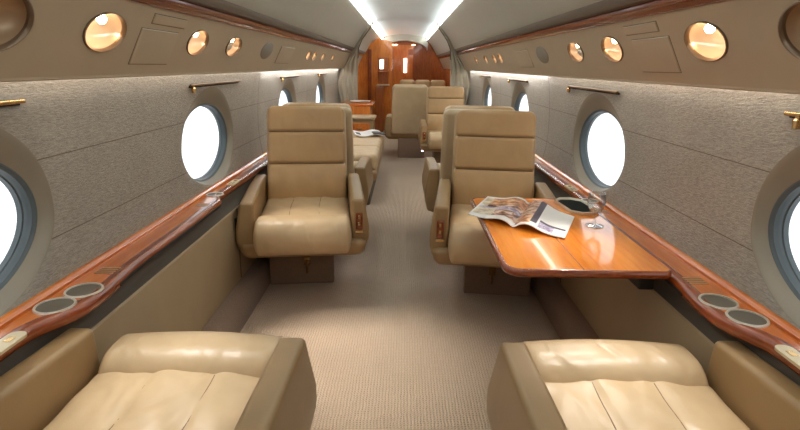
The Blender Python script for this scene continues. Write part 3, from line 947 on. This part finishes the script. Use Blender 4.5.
t = thing('silver_tray', 'silver dish standing on the far left wooden counter', 'tray', (-.60,7.30,.751))
bm = bmesh.new(); lathe(bm, [(0,.003),(.12,.003),(.14,.02),(.145,.02),(.125,0),(0,0)], 32); obj('dish', bm, M['chrome'], t)

# ------------------------------------------------------------------ curtains at the divider
def curtain(side):
    t = thing('divider_curtain', 'grey gathered curtain at the cabin divider on the %s side'%WHERE[side], 'curtain', (0,7.95,0), group='divider curtains')
    inner = [(.70,0.0),(.70,.5),(.695,1.0),(.69,1.35),(.68,1.50),(.63,1.62),(.53,1.76),(.46,1.86)]
    outer = [(.88,0.0),(.92,.5),(1.0,1.0),(.94,1.2),(.80,1.40),(.74,1.52),(.60,1.78),(.50,1.90)]
    bm = bmesh.new(); nu,nv=40,28
    def at(L,k):
        k*= (len(L)-1); i=min(int(k),len(L)-2); f=k-i; return (L[i][0]+(L[i+1][0]-L[i][0])*f, L[i][1]+(L[i+1][1]-L[i][1])*f)
    for off in (0,.05):
        g=[]
        for j in range(nv+1):
            a=at(inner,j/nv); b=at(outer,j/nv); row=[]
            for i in range(nu+1):
                u=i/nu; row.append(bm.verts.new((side*(a[0]+(b[0]-a[0])*u), .012*math.sin(u*3.5*2*PI)*(1-.4*j/nv)+off, a[1]+(b[1]-a[1])*u)))
            g.append(row)
        for j in range(nv):
            for i in range(nu): bm.faces.new((g[j][i],g[j][i+1],g[j+1][i+1],g[j+1][i]))
        if off==0: g0=g
    for j in range(nv): bm.faces.new((g0[j][0],g0[j+1][0],g[j+1][0],g[j][0]))
    obj('cloth', bm, M['curtain'], t)
    bm = bmesh.new(); 
    tube(bm, [(side*x,-.04,z) for x,z in [(p[0]-.006,p[1]) for p in inner[3:]]], .008, 8); obj('edge_trim', bm, M['groove'], t)
for s in (-1,1): curtain(s)

# sofa across the far right
t = thing('rear_sofa', 'distant tan sofa back with stitched cushions before the dark wooden bulkhead', 'sofa', (.40,10.2,0))
bm = bmesh.new(); rbox(bm,-.48,.42,-.25,.35,0,.30,.03,(1,1,1)); obj('base', bm, M['leather_arm'], t)
for i in range(3):
    bm = bmesh.new(); rbox(bm,-.48+i*.30,-.185+i*.30,-.35,.20,.28,.45,.04,(2,2,1)); obj('seat_cushion', bm, M['leather'], t)
    bm = bmesh.new(); rbox(bm,-.48+i*.30,-.185+i*.30,.16,.32,.42,.99,.05,(2,2,2)); obj('back_cushion', bm, M['leather'], t)

# ------------------------------------------------------------------ bulkheads
def bulkhead(y, name, m, facing):
    bm = bmesh.new()
    pts = [(-1.08,0),(1.08,0),(1.08,1.2),(.80,1.45),(.52,1.85),(.45,1.93),(-.45,1.93),(-.52,1.85),(-.80,1.45),(-1.08,1.2)]
    A=[bm.verts.new((x,y,z)) for x,z in pts]; B=[bm.verts.new((x,y+.05*facing,z)) for x,z in pts]
    bm.faces.new(A); bm.faces.new(B)
    for i in range(len(pts)): bm.faces.new((A[i],A[(i+1)%len(pts)],B[(i+1)%len(pts)],B[i]))
    return tag(obj(name, bm, m, smooth=False), kind='structure')
bulkhead(Y1, 'wall_front', M['wood_panel_dark'], 1)
bulkhead(Y0, 'wall_back', M['wood_panel_dark'], -1)
# arched soffit
bm = bmesh.new()
def arch(r0,zt): return [(r0*math.sin(a), zt-.24*(1-math.cos(a))) for a in [D(x) for x in range(-80,81,8)]]
A1=arch(.52,1.80); 
vo=[(x*1.02, min(1.94,z+.16)) for x,z in A1]
for (yy) in (Y1-.35,):
    F=[bm.verts.new((x,yy,z)) for x,z in A1]; G=[bm.verts.new((x,yy,z)) for x,z in vo]; H=[bm.verts.new((x,Y1,z)) for x,z in A1]
    for i in range(len(F)-1):
        bm.faces.new((F[i],F[i+1],G[i+1],G[i])); bm.faces.new((F[i],F[i+1],H[i+1],H[i]))
tag(obj('trim_30', bm, M['ceiling'], angle=30), kind='structure')
t = thing('door_1', None, None, (0,0,0), kind='structure')
bm = bmesh.new(); rbox(bm,-.26,.20,Y1-.03,Y1-.004,0,1.72,.006,(1,1,1)); obj('door_leaf', bm, M['wood_panel'], t)
bm = bmesh.new()
for x in (-.275,.20): box(bm,x,x+.03,Y1-.06,Y1-.004,0,1.74)
obj('door_frame', bm, M['wood_panel_dark'], t, smooth=False)
bm = bmesh.new(); rbox(bm,-.012,.058,Y1-.055,Y1-.03,1.10,1.42,.01,(1,1,1))
tag(obj('wall_sconce', bm, M['sconce'] if 'sconce' in M else M['niche']), 'tall glowing vertical light on the far wooden door', 'wall light')
bm = bmesh.new(); box(bm,.09,.20,Y1-.05,Y1-.031,1.50,1.62); tag(obj('door_sign', bm, M['wood_panel_dark'], smooth=False), 'small wooden plate at the top of the far door', 'plate')
for (x,z,yy) in ((-.20,1.735,Y1-.25),(.20,1.735,Y1-.25)):
    bm = bmesh.new(); lathe(bm, [(0,-.012),(.035,-.010),(.04,0),(0,0)], 20, (x,yy,z-.02 if z<1.9 else 1.895))
    tag(obj('downlight', bm, M['spotglow']), 'small warm downlight over the far wooden door, %s'%('left of the pair' if x==-.20 else 'right of the pair' if x>0 else 'in the ceiling before the arch'), 'downlight', 'far downlights')
# side linings beyond the curtain are covered in veneer
for s in (-1,1):
    bm = bmesh.new(); box(bm,*sorted((s*.955,s*.93)),8.1,Y1,.0,1.2); tag(obj('trim_%d'%(31 if s<0 else 32), bm, M['wood_panel'], smooth=False), kind='structure')

# ------------------------------------------------------------------ lamps
def light(kind,name,loc,rot,energy,color,**kw):
    l = bpy.data.lights.new(name,kind); l.energy=energy; l.color=color
    for k,v in kw.items(): setattr(l,k,v)
    o = bpy.data.objects.new(name,l); o.location=loc; o.rotation_euler=rot; COL.objects.link(o); return o
WARM=(1,.92,.82); NEU=(.92,1,1)
# the ceiling light strips as lamps along their length, aimed across the ceiling and down
for s in (-1,1):
    for (ya,yb,e) in ((-2.0,3.6,6.5),(3.6,7.8,7),(8.1,12.0,9)):
        L = yb-ya
        o = light('AREA','ceiling_strip_lamp',(s*.482,(ya+yb)/2,1.845),(0,s*D(108),0),e,NEU,shape='RECTANGLE',size=.03,size_y=L)
# reading lights
def aim(o, target):
    d = Vector(target)-o.location; o.rotation_euler = d.to_track_quat('-Z','Y').to_euler()
for s in (-1,1):
    for y,k in LAMPS:
        if k in ('lamp','lamp2','gasper','small'):
            m = psu_frame(s,y,VC); p = m @ Vector((0,.02,.02))
            if y<1.7: tgt=(s*.56,1.10,.45); e=33; c=40
            elif y<2.5: tgt,e,c = ((-.20,1.98,.0),98,50) if s<0 else ((.52,1.70,.64),34,44)
            elif y<3: tgt=(s*.50,2.58,.45); e=24; c=40
            else: tgt=(s*.5,y,.4); e=3; c=60
            o = light('SPOT','reading_lamp',p,(0,0,0),e,((1,.98,.94) if y<1.7 else WARM),spot_size=D(c),spot_blend=1.0,shadow_soft_size=.02)
            aim(o,tgt)

# ------------------------------------------------------------------ world, camera, view
w = bpy.data.worlds.new('sky'); bpy.context.scene.world = w; w.use_nodes = True
bg = w.node_tree.nodes['Background']; bg.inputs['Color'].default_value=(.93,.97,1,1); bg.inputs['Strength'].default_value=1.5

cam = bpy.data.cameras.new('camera'); co = bpy.data.objects.new('camera',cam); COL.objects.link(co)
cam.sensor_fit='HORIZONTAL'; cam.sensor_width=36; cam.lens=36*520/800; cam.shift_y=-29/800; cam.clip_start=.02
yaw,pitch,roll = D(-.25),D(13.0),D(.9)
fw = Vector((math.sin(yaw)*math.cos(pitch),math.cos(yaw)*math.cos(pitch),-math.sin(pitch)))
r0 = Vector((math.cos(yaw),-math.sin(yaw),0)); u0 = r0.cross(fw)
r = math.cos(roll)*r0+math.sin(roll)*u0; u = -math.sin(roll)*r0+math.cos(roll)*u0
m = Matrix.Identity(4)
for i in range(3): m[i][0],m[i][1],m[i][2] = r[i],u[i],-fw[i]
m[0][3],m[1][3],m[2][3] = 0,0,1.25
co.matrix_world = m
bpy.context.scene.camera = co
sc = bpy.context.scene
sc.view_settings.view_transform='Standard'; sc.view_settings.look='None'; sc.view_settings.gamma=1; sc.view_settings.use_curve_mapping=False
sc.view_settings.exposure=0.12
sc.cycles.max_bounces=8; sc.cycles.diffuse_bounces=5; sc.cycles.glossy_bounces=4; sc.cycles.transmission_bounces=6; sc.cycles.transparent_max_bounces=16
sc.cycles.sample_clamp_indirect=6; sc.cycles.caustics_reflective=False; sc.cycles.caustics_refractive=False
sc.cycles.use_denoising=True
